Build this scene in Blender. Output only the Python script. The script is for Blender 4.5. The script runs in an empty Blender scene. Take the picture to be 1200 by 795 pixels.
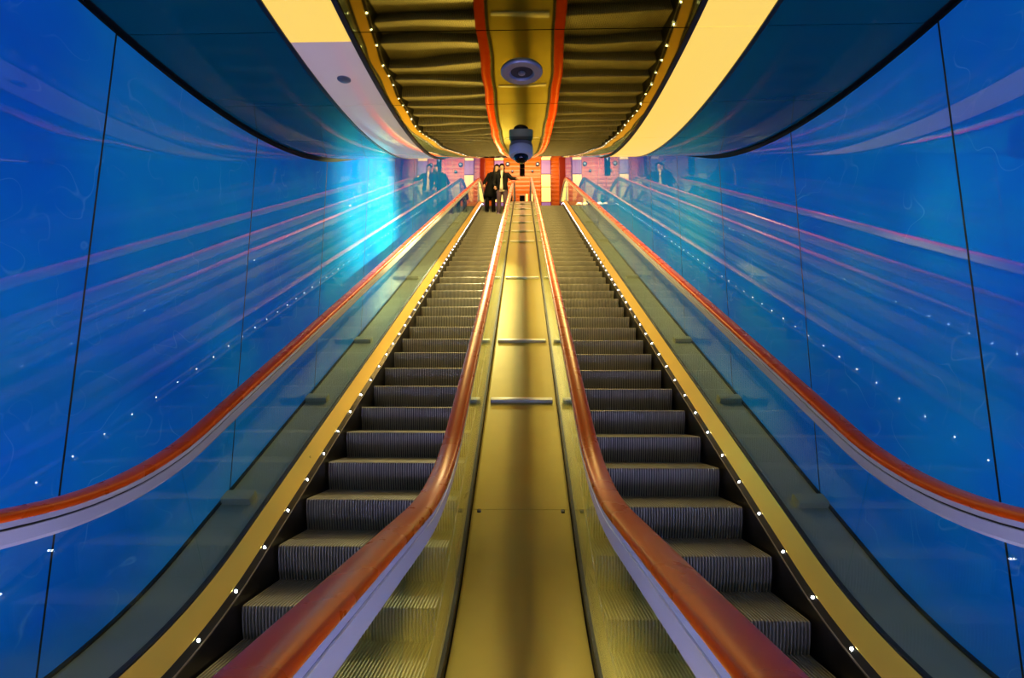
import bpy, bmesh, math, random
from math import sin, cos, tan, pi, radians as R
from mathutils import Vector, Matrix

random.seed(7)
scene = bpy.context.scene
COL = scene.collection
A = R(30)

# ------------------------------------------------------------------ materials
def new_mat(name):
    m = bpy.data.materials.new(name)
    m.use_nodes = True
    nt = m.node_tree
    return m, nt, nt.nodes['Principled BSDF']

def mat(name, col, rough=0.5, metal=0.0, emit=None, strength=0.0, ior=None, spec=None, coat=0.0,
        noise=0.0, nscale=20.0, bump=0.0, bscale=30.0, stretch=None, rnoise=0.0):
    m, nt, b = new_mat(name)
    b.inputs['Base Color'].default_value = (*col, 1)
    b.inputs['Roughness'].default_value = rough
    b.inputs['Metallic'].default_value = metal
    if ior: b.inputs['IOR'].default_value = ior
    if spec is not None: b.inputs['Specular IOR Level'].default_value = spec
    if coat: b.inputs['Coat Weight'].default_value = coat
    if emit:
        b.inputs['Emission Color'].default_value = (*emit, 1)
        b.inputs['Emission Strength'].default_value = strength
    if noise or bump or rnoise:
        tc = nt.nodes.new('ShaderNodeTexCoord')
        mp = nt.nodes.new('ShaderNodeMapping')
        nt.links.new(tc.outputs['Object'], mp.inputs['Vector'])
        if stretch: mp.inputs['Scale'].default_value = stretch
    if noise or rnoise:
        n = nt.nodes.new('ShaderNodeTexNoise')
        n.inputs['Scale'].default_value = nscale
        n.inputs['Detail'].default_value = 6
        nt.links.new(mp.outputs[0], n.inputs['Vector'])
    if noise:
        mx = nt.nodes.new('ShaderNodeMix'); mx.data_type = 'RGBA'
        mx.inputs['A'].default_value = (*[c * (1 - noise) for c in col], 1)
        mx.inputs['B'].default_value = (*[min(1, c * (1 + noise)) for c in col], 1)
        nt.links.new(n.outputs['Fac'], mx.inputs['Factor'])
        nt.links.new(mx.outputs['Result'], b.inputs['Base Color'])
    if rnoise:
        mr = nt.nodes.new('ShaderNodeMapRange')
        mr.inputs['To Min'].default_value = max(0.02, rough - rnoise)
        mr.inputs['To Max'].default_value = rough + rnoise
        nt.links.new(n.outputs['Fac'], mr.inputs['Value'])
        nt.links.new(mr.outputs[0], b.inputs['Roughness'])
    if bump:
        n2 = nt.nodes.new('ShaderNodeTexNoise')
        n2.inputs['Scale'].default_value = bscale
        nt.links.new(mp.outputs[0], n2.inputs['Vector'])
        bp = nt.nodes.new('ShaderNodeBump')
        bp.inputs['Strength'].default_value = bump
        bp.inputs['Distance'].default_value = 0.02
        nt.links.new(n2.outputs['Fac'], bp.inputs['Height'])
        nt.links.new(bp.outputs[0], b.inputs['Normal'])
    return m

def wall_material(name, seed):
    """Glossy back-printed blue glass: deep blue with cyan clouds and fine pale wisps, with an even glow added to brighten it."""
    m, nt, b = new_mat(name)
    N, L = nt.nodes, nt.links
    tc = N.new('ShaderNodeTexCoord')
    mp = N.new('ShaderNodeMapping')
    mp.inputs['Location'].default_value = (seed, seed * 2.3, seed * 1.7)
    L.new(tc.outputs['Object'], mp.inputs['Vector'])
    n1 = N.new('ShaderNodeTexNoise'); n1.inputs['Scale'].default_value = 0.8; n1.inputs['Detail'].default_value = 4
    L.new(mp.outputs[0], n1.inputs['Vector'])
    ramp = N.new('ShaderNodeValToRGB')
    e = ramp.color_ramp.elements
    e[0].position = 0.36; e[0].color = (0.004, 0.125, 0.62, 1)
    e[1].position = 0.66; e[1].color = (0.006, 0.25, 0.62, 1)
    L.new(n1.outputs['Fac'], ramp.inputs['Fac'])
    # wisps: thin iso-lines of a distorted noise, masked to patches
    n2 = N.new('ShaderNodeTexNoise'); n2.inputs['Scale'].default_value = 4.5; n2.inputs['Detail'].default_value = 0.6
    n2.inputs['Distortion'].default_value = 0.8
    L.new(mp.outputs[0], n2.inputs['Vector'])
    s1 = N.new('ShaderNodeMath'); s1.operation = 'SUBTRACT'; s1.inputs[1].default_value = 0.5
    L.new(n2.outputs['Fac'], s1.inputs[0])
    ab = N.new('ShaderNodeMath'); ab.operation = 'ABSOLUTE'; L.new(s1.outputs[0], ab.inputs[0])
    r1 = N.new('ShaderNodeMapRange'); r1.inputs['From Min'].default_value = 0.0; r1.inputs['From Max'].default_value = 0.013
    r1.inputs['To Min'].default_value = 1.0; r1.inputs['To Max'].default_value = 0.0
    L.new(ab.outputs[0], r1.inputs['Value'])
    n3 = N.new('ShaderNodeTexNoise'); n3.inputs['Scale'].default_value = 4.0; n3.inputs['Detail'].default_value = 2
    mp3 = N.new('ShaderNodeMapping'); mp3.inputs['Location'].default_value = (3.1, 7.7 + seed, 1.9)
    L.new(tc.outputs['Object'], mp3.inputs['Vector']); L.new(mp3.outputs[0], n3.inputs['Vector'])
    r3 = N.new('ShaderNodeMapRange'); r3.inputs['From Min'].default_value = 0.44; r3.inputs['From Max'].default_value = 0.72
    L.new(n3.outputs['Fac'], r3.inputs['Value'])
    mu = N.new('ShaderNodeMath'); mu.operation = 'MULTIPLY'
    L.new(r1.outputs[0], mu.inputs[0]); L.new(r3.outputs[0], mu.inputs[1])
    mu2 = N.new('ShaderNodeMath'); mu2.operation = 'MULTIPLY'; mu2.inputs[1].default_value = 0.28
    L.new(mu.outputs[0], mu2.inputs[0])
    mx = N.new('ShaderNodeMix'); mx.data_type = 'RGBA'
    L.new(mu2.outputs[0], mx.inputs['Factor'])
    L.new(ramp.outputs['Color'], mx.inputs['A'])
    mx.inputs['B'].default_value = (0.20, 0.50, 0.85, 1)
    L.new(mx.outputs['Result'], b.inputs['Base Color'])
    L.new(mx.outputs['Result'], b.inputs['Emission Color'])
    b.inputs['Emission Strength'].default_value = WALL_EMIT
    b.inputs['Roughness'].default_value = 0.0
    b.inputs['IOR'].default_value = 1.5
    b.inputs['Specular IOR Level'].default_value = 0.42
    # very slight waviness of the glass
    n4 = N.new('ShaderNodeTexNoise'); n4.inputs['Scale'].default_value = 1.3; n4.inputs['Detail'].default_value = 0
    L.new(mp.outputs[0], n4.inputs['Vector'])
    bp = N.new('ShaderNodeBump'); bp.inputs['Strength'].default_value = 0.04; bp.inputs['Distance'].default_value = 0.02
    L.new(n4.outputs['Fac'], bp.inputs['Height']); L.new(bp.outputs[0], b.inputs['Normal'])
    return m

def glass_material(name, tint):
    """Thin clear pane: see-through with a Fresnel reflection."""
    m = bpy.data.materials.new(name); m.use_nodes = True
    nt = m.node_tree; N, L = nt.nodes, nt.links
    N.clear()
    out = N.new('ShaderNodeOutputMaterial')
    tr = N.new('ShaderNodeBsdfTransparent'); tr.inputs['Color'].default_value = (*tint, 1)
    gl = N.new('ShaderNodeBsdfGlossy'); gl.inputs['Roughness'].default_value = 0.02
    gl.inputs['Color'].default_value = (0.9, 1, 0.97, 1)
    lw = N.new('ShaderNodeLayerWeight'); lw.inputs['Blend'].default_value = 0.5
    pw = N.new('ShaderNodeMath'); pw.operation = 'POWER'; pw.inputs[1].default_value = 5.0
    L.new(lw.outputs['Facing'], pw.inputs[0])
    fr = N.new('ShaderNodeMapRange'); fr.inputs['To Min'].default_value = 0.04; fr.inputs['To Max'].default_value = 0.9
    L.new(pw.outputs[0], fr.inputs['Value'])
    mx = N.new('ShaderNodeMixShader')
    L.new(fr.outputs[0], mx.inputs[0]); L.new(tr.outputs[0], mx.inputs[1]); L.new(gl.outputs[0], mx.inputs[2])
    L.new(mx.outputs[0], out.inputs['Surface'])
    return m

def wavy_mirror(name, col, rough, amp):
    m, nt, b = new_mat(name)
    N, L = nt.nodes, nt.links
    b.inputs['Base Color'].default_value = (*col, 1)
    b.inputs['Metallic'].default_value = 1
    b.inputs['Roughness'].default_value = rough
    tc = N.new('ShaderNodeTexCoord'); mp = N.new('ShaderNodeMapping')
    mp.inputs['Scale'].default_value = (1.6, 2.6, 2.6)
    L.new(tc.outputs['Object'], mp.inputs['Vector'])
    n = N.new('ShaderNodeTexNoise'); n.inputs['Scale'].default_value = 1.0; n.inputs['Detail'].default_value = 0.5
    L.new(mp.outputs[0], n.inputs['Vector'])
    bp = N.new('ShaderNodeBump'); bp.inputs['Strength'].default_value = 1.0; bp.inputs['Distance'].default_value = amp
    L.new(n.outputs['Fac'], bp.inputs['Height']); L.new(bp.outputs[0], b.inputs['Normal'])
    return m

WALL_EMIT = 0.21  # even blue emission added to lift the wall brightness
M = {}
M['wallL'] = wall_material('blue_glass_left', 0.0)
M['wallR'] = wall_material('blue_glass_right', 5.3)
M['black'] = mat('black_joint', (0.006, 0.007, 0.008), 0.5)
M['backing'] = mat('dark_backing', (0.01, 0.012, 0.014), 0.7)
M['glass'] = glass_material('balustrade_glass', (0.90, 0.965, 0.945))
M['rail'] = mat('red_orange_rubber', (0.80, 0.080, 0.002), 0.28, noise=0.10, nscale=6, rnoise=0.05, spec=0.4)
M['rail'].node_tree.nodes['Principled BSDF'].inputs['Specular Tint'].default_value = (1.0, 0.42, 0.12, 1)
M['steel'] = mat('brushed_steel', (0.74, 0.73, 0.74), 0.26, 0.35, noise=0.05, nscale=40, stretch=(1, 0.1, 0.1))
M['bar'] = mat('satin_aluminium_bar', (0.80, 0.74, 0.58), 0.35, 0.2)
M['lip'] = mat('tan_lip', (0.22, 0.18, 0.12), 0.6)
M['groove'] = mat('dark_groove', (0.02, 0.02, 0.02), 0.5)
M['brass'] = mat('polished_brass', (0.92, 0.60, 0.10), 0.30, 0.55, noise=0.06, nscale=5, rnoise=0.06)
M['deck'] = mat('gold_satin_deck', (0.40, 0.325, 0.055), 0.36, 0.45, noise=0.10, nscale=4, rnoise=0.06, bump=0.05, bscale=260)
M['sidedeck'] = mat('grey_satin_deck', (0.50, 0.46, 0.28), 0.38, 0.2, noise=0.10, nscale=4, rnoise=0.06)
M['skirt'] = mat('black_skirt', (0.035, 0.033, 0.03), 0.28, 0.6, noise=0.2, nscale=8)
M['step'] = mat('ribbed_aluminium', (0.42, 0.39, 0.28), 0.42, 0.4, noise=0.3, nscale=9, rnoise=0.08)
M['led'] = mat('white_led', (0.9, 0.95, 1), 0.4, emit=(0.85, 0.95, 1.0), strength=42)
M['bronze'] = wavy_mirror('bronze_mirror', (0.54, 0.43, 0.11), 0.035, 0.006)
M['teal'] = mat('dark_teal_glass', (0.002, 0.085, 0.088), 0.07, ior=1.5, spec=0.5)
M['yellow'] = mat('lit_yellow_acrylic', (0.30, 0.22, 0.05), 0.35, emit=(1.0, 0.66, 0.115), strength=0.93)
M['off'] = mat('dim_acrylic', (0.52, 0.45, 0.43), 0.07, ior=1.7, spec=0.6, emit=(.44, .30, .22), strength=.5, noise=0.1, nscale=3)  # faint emission added to lift these panels to mauve
M['grey'] = mat('grey_metal', (0.22, 0.23, 0.26), 0.4, 0.5)
M['camera_blue'] = mat('blue_grey_plastic', (0.44, 0.52, 0.52), 0.45)
M['dome'] = mat('smoked_dome', (0.004, 0.004, 0.006), 0.08)
M['orange'] = mat('orange_planks', (0.88, 0.19, 0.010), 0.35, noise=0.25, nscale=3, coat=0.3)
M['darkred'] = mat('dark_red_cladding', (0.35, 0.03, 0.008), 0.35, noise=0.2, nscale=3)
M['lamp_yellow'] = mat('lit_yellow_panel', (0.9, 0.7, 0.3), 0.4, emit=(1.0, 0.66, 0.16), strength=1.5)
M['lamp_violet'] = mat('violet_panel', (0.30, 0.18, 0.42), 0.35, emit=(0.42, 0.20, 0.55), strength=0.45)
M['lampbody'] = mat('dark_lamp_body', (0.03, 0.05, 0.07), 0.25, 0.4)
M['lampbody_matte'] = mat('dark_mesh', (0.015, 0.015, 0.018), 0.7)
M['lamplens'] = mat('pale_lamp_lens', (0.4, 0.55, 0.6), 0.1, emit=(0.5, 0.7, 0.8), strength=0.4)
M['white_em'] = mat('white_symbol', (0.9, 0.9, 0.9), 0.4, emit=(1, 1, 1), strength=1.2)
M['floor'] = mat('grey_floor_tile', (0.20, 0.19, 0.18), 0.3, noise=0.2, nscale=5)
M['hall'] = mat('pale_hall_wall', (0.55, 0.55, 0.62), 0.5, noise=0.05, nscale=2)
M['warm_lens'] = mat('warm_uplight_lens', (1, 0.8, 0.5), 0.3, emit=(1.0, 0.62, 0.25), strength=14)
M['cool_lens'] = mat('cool_light_lens', (0.8, 0.85, 1), 0.3, emit=(0.62, 0.68, 1.0), strength=5)
M['violet_em'] = mat('lit_violet_panel', (.7, .7, .9), .4, emit=(.40, .40, 1.0), strength=29)
M['skin'] = mat('skin', (0.46, 0.24, 0.15), 0.5)
M['hair'] = mat('black_hair', (0.005, 0.004, 0.004), 0.5, spec=.25)
M['coat'] = mat('black_coat', (0.005, 0.005, 0.006), 0.85, spec=.12)
M['jacket'] = mat('black_jacket', (0.006, 0.006, 0.008), 0.8, spec=.15)
M['shirt'] = mat('cream_shirt', (0.66, 0.56, 0.40), 0.7)
M['trousers_dark'] = mat('dark_trousers', (0.007, 0.006, 0.009), 0.85, spec=.12)
M['trousers_plum'] = mat('plum_trousers', (0.10, 0.055, 0.085), 0.8)
M['shoe_dark'] = mat('dark_shoe', (0.015, 0.014, 0.014), 0.5)
M['shoe_violet'] = mat('violet_shoe', (0.32, 0.22, 0.40), 0.5)

# ------------------------------------------------------------------ helpers
def obj(name, verts, faces, m, parent=None, smooth=False, mats=None, fmat=None):
    me = bpy.data.meshes.new(name)
    me.from_pydata([tuple(v) for v in verts], [], faces)
    for mm in ([m] if mats is None else mats):
        me.materials.append(mm)
    if fmat:
        for p, i in zip(me.polygons, fmat): p.material_index = i
    bm = bmesh.new(); bm.from_mesh(me)
    bmesh.ops.recalc_face_normals(bm, faces=bm.faces)
    bm.to_mesh(me); bm.free()
    if smooth:
        me.polygons.foreach_set('use_smooth', [True] * len(me.polygons))
        if smooth != 'all':
            me.set_sharp_from_angle(angle=R(smooth if smooth > 1 else 35))
    o = bpy.data.objects.new(name, me)
    COL.objects.link(o)
    if parent is not None:
        o.parent = parent
        o.matrix_parent_inverse = Matrix.Translation(-parent.location)
    return o

def thing(name, label, cat, loc=(0, 0, 0), group=None):
    o = bpy.data.objects.new(name, None)
    o.empty_display_size = 0.1
    COL.objects.link(o)
    o.location = loc
    tag(o, label, cat, group)
    return o

def tag(o, label, cat, group=None, kind=None):
    o['label'] = label; o['category'] = cat
    if group: o['group'] = group
    if kind: o['kind'] = kind
    return o

def instance(src, parent, loc, name=None):
    c = src.copy()
    COL.objects.link(c)
    c.parent = parent
    c.matrix_parent_inverse = Matrix.Identity(4)
    c.location = Vector(loc) - Vector(parent.location)
    return c

class MB:
    def __init__(s): s.v = []; s.f = []; s.m = []
    def add(s, v, f, mi=0):
        k = len(s.v); s.v += [tuple(a) for a in v]; s.f += [tuple(i + k for i in q) for q in f]; s.m += [mi] * len(f)
    def box(s, x0, x1, y0, y1, z0, z1, mi=0, mtx=None):
        v = [Vector((x, y, z)) for x in (x0, x1) for y in (y0, y1) for z in (z0, z1)]
        if mtx: v = [mtx @ a for a in v]
        s.add(v, [(0, 1, 3, 2), (4, 6, 7, 5), (0, 4, 5, 1), (2, 3, 7, 6), (0, 2, 6, 4), (1, 5, 7, 3)], mi)
    def bbox(s, x0, x1, y0, y1, z0, z1, b, mi=0, mtx=None):
        """box with its edges chamfered"""
        bm = bmesh.new()
        vs = [bm.verts.new((x, y, z)) for x in (x0, x1) for y in (y0, y1) for z in (z0, z1)]
        for q in [(0, 1, 3, 2), (4, 6, 7, 5), (0, 4, 5, 1), (2, 3, 7, 6), (0, 2, 6, 4), (1, 5, 7, 3)]:
            bm.faces.new([vs[i] for i in q])
        bmesh.ops.bevel(bm, geom=bm.edges[:], offset=b, segments=2, profile=0.5, affect='EDGES')
        bm.verts.index_update()
        v = [a.co.copy() for a in bm.verts]
        if mtx: v = [mtx @ a for a in v]
        s.add(v, [tuple(a.index for a in f.verts) for f in bm.faces], mi)
        bm.free()
    def lathe(s, prof, seg=32, mi=0, mtx=None):
        v = []; f = []
        for r, z in prof:
            for k in range(seg):
                a = 2 * pi * k / seg
                p = Vector((r * cos(a), r * sin(a), z)); v.append(mtx @ p if mtx else p)
        for i in range(len(prof) - 1):
            for k in range(seg):
                k2 = (k + 1) % seg
                f.append((i * seg + k, i * seg + k2, (i + 1) * seg + k2, (i + 1) * seg + k))
        f.append(tuple(range(seg))); f.append(tuple(range((len(prof) - 1) * seg, len(prof) * seg)))
        s.add(v, f, mi)
    def obj(s, name, m, parent=None, smooth=False, mats=None):
        return obj(name, s.v, s.f, m, parent, smooth, mats, s.m if mats else None)

# ------------------------------------------------------------------ profiles (in the Y-Z plane)
def make_profile(ystart, y0, z0, Rb, ytop, Rt, yend, ni=30):
    """level - concave arc - 30 degree incline - convex arc - level.  Returns [(y, z, angle, s)]"""
    pts = []
    n = max(2, int((y0 - ystart) / 0.12))
    for i in range(n): pts.append((ystart + (y0 - ystart) * i / n, z0, 0.0))
    for i in range(13):
        a = A * i / 12; pts.append((y0 + Rb * sin(a), z0 + Rb * (1 - cos(a)), a))
    ya, za, _ = pts[-1]
    for i in range(1, ni): pts.append((ya + (ytop - ya) * i / ni, za + (ytop - ya) * i / ni * tan(A), A))
    zt = za + (ytop - ya) * tan(A)
    for i in range(13):
        a = A * (1 - i / 12); pts.append((ytop + Rt * (sin(A) - sin(a)), zt + Rt * (cos(a) - cos(A)), a))
    yl, zl, _ = pts[-1]
    for i in range(1, 5): pts.append((yl + (yend - yl) * i / 4, zl, 0.0))
    out = []; s = 0
    for i, p in enumerate(pts):
        if i: s += math.hypot(p[0] - pts[i - 1][0], p[1] - pts[i - 1][1])
        out.append((*p, s))
    return out

RAIL = make_profile(-0.45, 1.567, 1.041, 1.61, 16.15, 3.5, 19.2, 60)
NOSE = make_profile(-0.6, 1.41, 0.0, 2.52, 16.62, 2.6, 19.6, 60)

def off(p, n):           # point offset n below the rail line
    y, z, a = p[:3]
    return y + n * sin(a), z - n * cos(a)

def at_s(prof, s):
    for i in range(len(prof) - 1):
        if prof[i + 1][3] >= s:
            a, b = prof[i], prof[i + 1]
            t = (s - a[3]) / max(1e-9, b[3] - a[3])
            return tuple(a[k] + (b[k] - a[k]) * t for k in range(4))
    return prof[-1]

def s_at_y(prof, y, n=0.0):
    last = None
    for p in prof:
        q = off(p, n)[0]
        if last and last[0] <= y <= q:
            t = (y - last[0]) / max(1e-9, q - last[0])
            return last[1] + (p[3] - last[1]) * t
        last = (q, p[3])
    return prof[0][3] if y < prof[0][0] else prof[-1][3]

def z_at_y(prof, y, n=0.0):
    return off(at_s(prof, s_at_y(prof, y, n)), n)[1]

def cut(prof, s0, s1):
    r = [at_s(prof, s0)] + [p for p in prof if s0 + 1e-4 < p[3] < s1 - 1e-4] + [at_s(prof, s1)]
    return r

def sweep(section, path, closed=True, caps=True):
    """section: [(x, n)], n measured below the path"""
    v = []; f = []; k = len(section)
    for p in path:
        for x, n in section:
            y, z = off(p, n); v.append((x, y, z))
    for i in range(len(path) - 1):
        for j in range(k if closed else k - 1):
            j2 = (j + 1) % k
            f.append((i * k + j, i * k + j2, (i + 1) * k + j2, (i + 1) * k + j))
    if caps and closed:
        f.append(tuple(range(k))); f.append(tuple(range((len(path) - 1) * k, len(path) * k)))
    return v, f

SMAX = RAIL[-1][3]

# ------------------------------------------------------------------ ceiling profile
HC = 3.075; YC = 1.7267; RC = 6.0
CEIL = []
_s = 0
for i in range(30): CEIL.append((-6.0 + (YC + 6.0) * i / 30, HC, 0.0))
for i in range(33):
    a = A * i / 32; CEIL.append((YC + RC * sin(a), HC + RC * (1 - cos(a)), a))
ya, za = CEIL[-1][:2]
for i in range(1, 41): CEIL.append((ya + (22.4 - ya) * i / 40, za + (22.4 - ya) * i / 40 * tan(A), A))
_c = []
for i, p in enumerate(CEIL):
    if i: _s += math.hypot(p[0] - CEIL[i - 1][0], p[1] - CEIL[i - 1][1])
    _c.append((*p, _s))
CEIL = _c
def cz(y): return z_at_y(CEIL, y)

# ------------------------------------------------------------------ steps
STEP_W = 0.50          # half width
def step_mesh():
    ribs = 58
    xs = []
    p = 2 * STEP_W / ribs
    for i in range(ribs):
        x = -STEP_W + i * p
        xs += [(x, 0), (x + p * 0.10, 1), (x + p * 0.46, 1), (x + p * 0.56, 0)]
    xs.append((STEP_W, 0))
    # path of the surface: riser bottom -> nosing -> tread rear, with outward normal
    prof = []
    for i in range(9):
        t = i / 8
        ang = t * 0.62
        z = -0.235 * (1 - t)
        y = 0.055 * (1 - t) ** 1.6
        prof.append((y, z, (-1.0, -0.25 * (1 - t))))
    prof.append((0.006, 0.005, (-0.6, 0.6)))
    prof.append((0.02, 0.007, (0, 1)))
    for y in (0.14, 0.27, 0.412): prof.append((y, 0.007, (0, 1)))
    v = []; f = []
    d = 0.012
    for (y, z, nn) in prof:
        for x, h in xs:
            v.append((x, y + nn[0] * d * (h - 1), z + nn[1] * d * (h - 1)))
    k = len(xs); fm = []
    for i in range(len(prof) - 1):
        for j in range(k - 1):
            f.append((i * k + j, i * k + j + 1, (i + 1) * k + j + 1, (i + 1) * k + j)); fm.append(1 if j % 4 == 3 else 0)
    # body below the tread so that the step has its thickness
    b = len(v)
    for x in (-STEP_W, STEP_W):
        v += [(x, 0.012, -0.012), (x, 0.41, -0.012), (x, 0.41, -0.06), (x, 0.075, -0.235)]
    f += [(b, b + 1, b + 2, b + 3), (b + 4, b + 7, b + 6, b + 5), (b + 1, b + 5, b + 6, b + 2), (b + 2, b + 6, b + 7, b + 3)]
    fm += [0] * 5
    return v, f, fm

# ------------------------------------------------------------------ escalators
XG_IN, XG_OUT = 0.311, 1.535
def nose_s(yref): return s_at_y(NOSE, yref)

def rail_path():
    """handrail path with the newel returns at both ends"""
    r = 0.33
    pts = []
    y0, z0 = RAIL[0][0], RAIL[0][1]
    for i in range(13):                     # bottom newel: from underneath up to the level run
        a = -pi + pi * i / 12
        pts.append((y0 + r * sin(a), z0 - r + r * cos(a), -a))
    pts += [p[:3] for p in RAIL[1:-1]]
    y1, z1 = RAIL[-1][:2]
    for i in range(13):
        a = pi * i / 12
        pts.append((y1 + r * sin(a), z1 - r + r * cos(a), -a))
    return pts

def rail_section(xc):
    w, h = 0.041, 0.031
    pts = []
    # rounded flat C shape, drawn as a closed outline
    for i in range(7):
        a = pi * i / 6
        pass
    out = [(-w + 0.012, 0.0)]
    out = []
    rr = 0.014
    for cx_, a0 in ((w - rr, 0), (w - rr, 1), (-w + rr, 2), (-w + rr, 3)):
        pass
    seq = []
    for i in range(5):
        a = pi / 2 * i / 4; seq.append((w - rr + rr * sin(a), rr - rr * cos(a)))
    for i in range(5):
        a = pi / 2 * i / 4; seq.append((w - rr + rr * cos(a), h - rr + rr * sin(a)))
    for i in range(5):
        a = pi / 2 * i / 4; seq.append((-w + rr - rr * sin(a), h - rr + rr * cos(a)))
    for i in range(5):
        a = pi / 2 * i / 4; seq.append((-w + rr - rr * cos(a), rr - rr * sin(a)))
    # slight crown on top
    top = [( -w * 0.5, -0.0025), (0, -0.0035), (w * 0.5, -0.0025)]
    seq = seq + top
    return [(xc + x, n) for x, n in seq]

GLASS_CUTS = [0.02, 1.40, 2.38, 4.22, 6.0, 8.0, 10.0, 12.0, 14.0, 16.0, 17.5, 19.15]   # y of the joints on the mid-glass line

led_v, led_f = None, None
def led_mesh():
    mb = MB()
    prof = [(0.0068 * cos(a), 0.0045 * sin(a)) for a in [0, .35, .7, 1.05, 1.4]]
    mb.lathe([(0.0078, -0.002), (0.0078, 0.0)] + prof, 10)
    return mb

def build_escalator(side, label, phase):
    E = thing('escalator', label, 'escalator', (0.923 * side, 2.0, 0.0), 'escalators side by side')
    xc = 0.925 * side
    # steps
    v, f, fm = step_mesh()
    sm = None
    s = phase
    while at_s(NOSE, s)[0] < 1.15: s += 0.405
    end = NOSE[-1][3]
    while s < end - 0.3:
        y, z = at_s(NOSE, s)[:2]
        if sm is None:
            sm = obj('step', v, f, M['step'], E, smooth=30, mats=[M['step'], M['groove']], fmat=fm)
            sm.matrix_parent_inverse = Matrix.Identity(4)
            sm.location = Vector((xc, y, z)) - E.location
        else:
            instance(sm, E, (xc, y, z))
        s += 0.405
    mb = MB(); mb.box(xc - .5, xc + .5, -.6, 1.12, -.06, -.004)
    for i in range(24):
        x = xc - .48 + i * .04; mb.box(x, x + .02, .93, 1.14, -.004, .008)
    mb.obj('landing_plate', M['step'], E)
    mb = MB(); mb.bbox(xc - .36, xc + .36, .25, .85, -.004, .006, .002); mb.obj('landing_light', M['violet_em'], E)
    for outer in (True, False):
        sx = side if outer else side
        xg = (XG_OUT if outer else XG_IN) * side
        # direction from the glass towards the steps
        d = -side if outer else side
        rp = rail_path()
        v, f = sweep(rail_section(xg), rp)
        obj('handrail', v, f, M['rail'], E, smooth=40)
        # steel guide under the rubber: two faces with a dark groove between them
        gb = .108 if outer else .124
        sec = [(-.034, .028), (.034, .028), (.034, .046), (.028, .048), (.028, .054), (.032, .056), (.026, gb - .012), (.018, gb), (-.018, gb), (-.026, gb - .012), (-.032, .056), (-.028, .054), (-.028, .048), (-.034, .046)]
        v, f = sweep([(xg + x, n) for x, n in sec], RAIL)
        fm = []
        k = len(sec)
        for i in range(len(RAIL) - 1):
            for j in range(k): fm.append(1 if j in (3, 11) else 0)
        fm += [0, 0]
        obj('handrail_guide', v, f, M['steel'], E, smooth=20, mats=[M['steel'], M['groove']], fmat=fm)
        # glass panes
        ss = [s_at_y(RAIL, y, 0.4) for y in GLASS_CUTS]
        for a, b in zip(ss[:-1], ss[1:]):
            path = cut(RAIL, a + 0.003, b - 0.003)
            v, f = sweep([(xg - .005, .10), (xg + .005, .10), (xg + .005, .775), (xg - .005, .775)], path)
            obj('glass_panel', v, f, M['glass'], E)
        # sloping brass strip between the glass and the skirt
        xe = xg + d * 0.075
        v, f = sweep([(xg + d * .010, .748), (xe, .852), (xe, .866), (xg + d * .010, .765)], RAIL)
        obj('inner_deck', v, f, M['brass'], E, smooth=20)
        # black gasket at the foot of the glass
        v, f = sweep([(xg - .013, .742), (xg + .013, .742), (xg + .013, .80), (xg - .013, .80)], RAIL)
        obj('gasket', v, f, M['black'], E)
        ns0 = .897 if outer else .925
        # black band that carries the lights
        if outer: v, f = sweep([(xe, .8535), (xg + d * .094, .886), (xg + d * .088, .893), (xe, .866)], RAIL)
        else: v, f = sweep([(xe, .866), (xg + d * .068, .917), (xg + d * .060, .917), (xe - d * .010, .866)], RAIL)
        band = obj('light_band', v, f, M['skirt'], E, smooth=20)
        # thin metal lip and skirt below it
        if outer: v, f = sweep([(xg + d * .094, .886), (xg + d * .0965, .889), (xg + d * .0965, .897), (xg + d * .088, .897)], RAIL)
        else: v, f = sweep([(xg + d * .067, .917), (xg + d * .0965, .919), (xg + d * .0965, .925), (xg + d * .067, .925)], RAIL)
        obj('skirt_lip', v, f, M['lip'], E)
        v, f = sweep([(xg + d * .0955, ns0), (xg + d * .0955, 1.32), (xg + d * .085, 1.32), (xg + d * .085, ns0)], RAIL)
        obj('skirt_panel', v, f, M['skirt'], E)
        # lights
        xl, nl = (xg + d * .0845, .8685) if outer else (xg + d * .0715, .892)
        s0 = s_at_y(RAIL, 3.936 - 0.3 * 12 * 1.0, nl)
        # first light position: measured at y = 3.936 on the incline
        sref = s_at_y(RAIL, 3.945, nl)
        # light spacing 0.30 along the row: offset curve equals the path length on the incline
        pos = []
        k = -40
        row = [(off(p, nl), p[2], p[3]) for p in RAIL]
        acc = [0]
        for i in range(1, len(row)):
            acc.append(acc[-1] + math.dist(row[i][0], row[i - 1][0]))
        def row_at(q):
            for i in range(len(acc) - 1):
                if acc[i + 1] >= q:
                    t = (q - acc[i]) / max(1e-9, acc[i + 1] - acc[i])
                    return (row[i][0][0] + (row[i + 1][0][0] - row[i][0][0]) * t, row[i][0][1] + (row[i + 1][0][1] - row[i][0][1]) * t,
                            row[i][1] + (row[i + 1][1] - row[i][1]) * t)
        # arclength of the reference point
        qref = None
        for i in range(len(row) - 1):
            if row[i][0][0] <= 3.945 <= row[i + 1][0][0]:
                t = (3.945 - row[i][0][0]) / (row[i + 1][0][0] - row[i][0][0]); qref = acc[i] + t * (acc[i + 1] - acc[i])
        q = qref % 0.30
        while q < acc[-1] - 1.2:
            pos.append(row_at(q)); q += 0.30
        # the band's own face normal: tilted up and toward the steps
        tilt = math.atan2(0.019, 0.0325)
        base = None
        rest = MB()
        lm = led_mesh()
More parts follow.
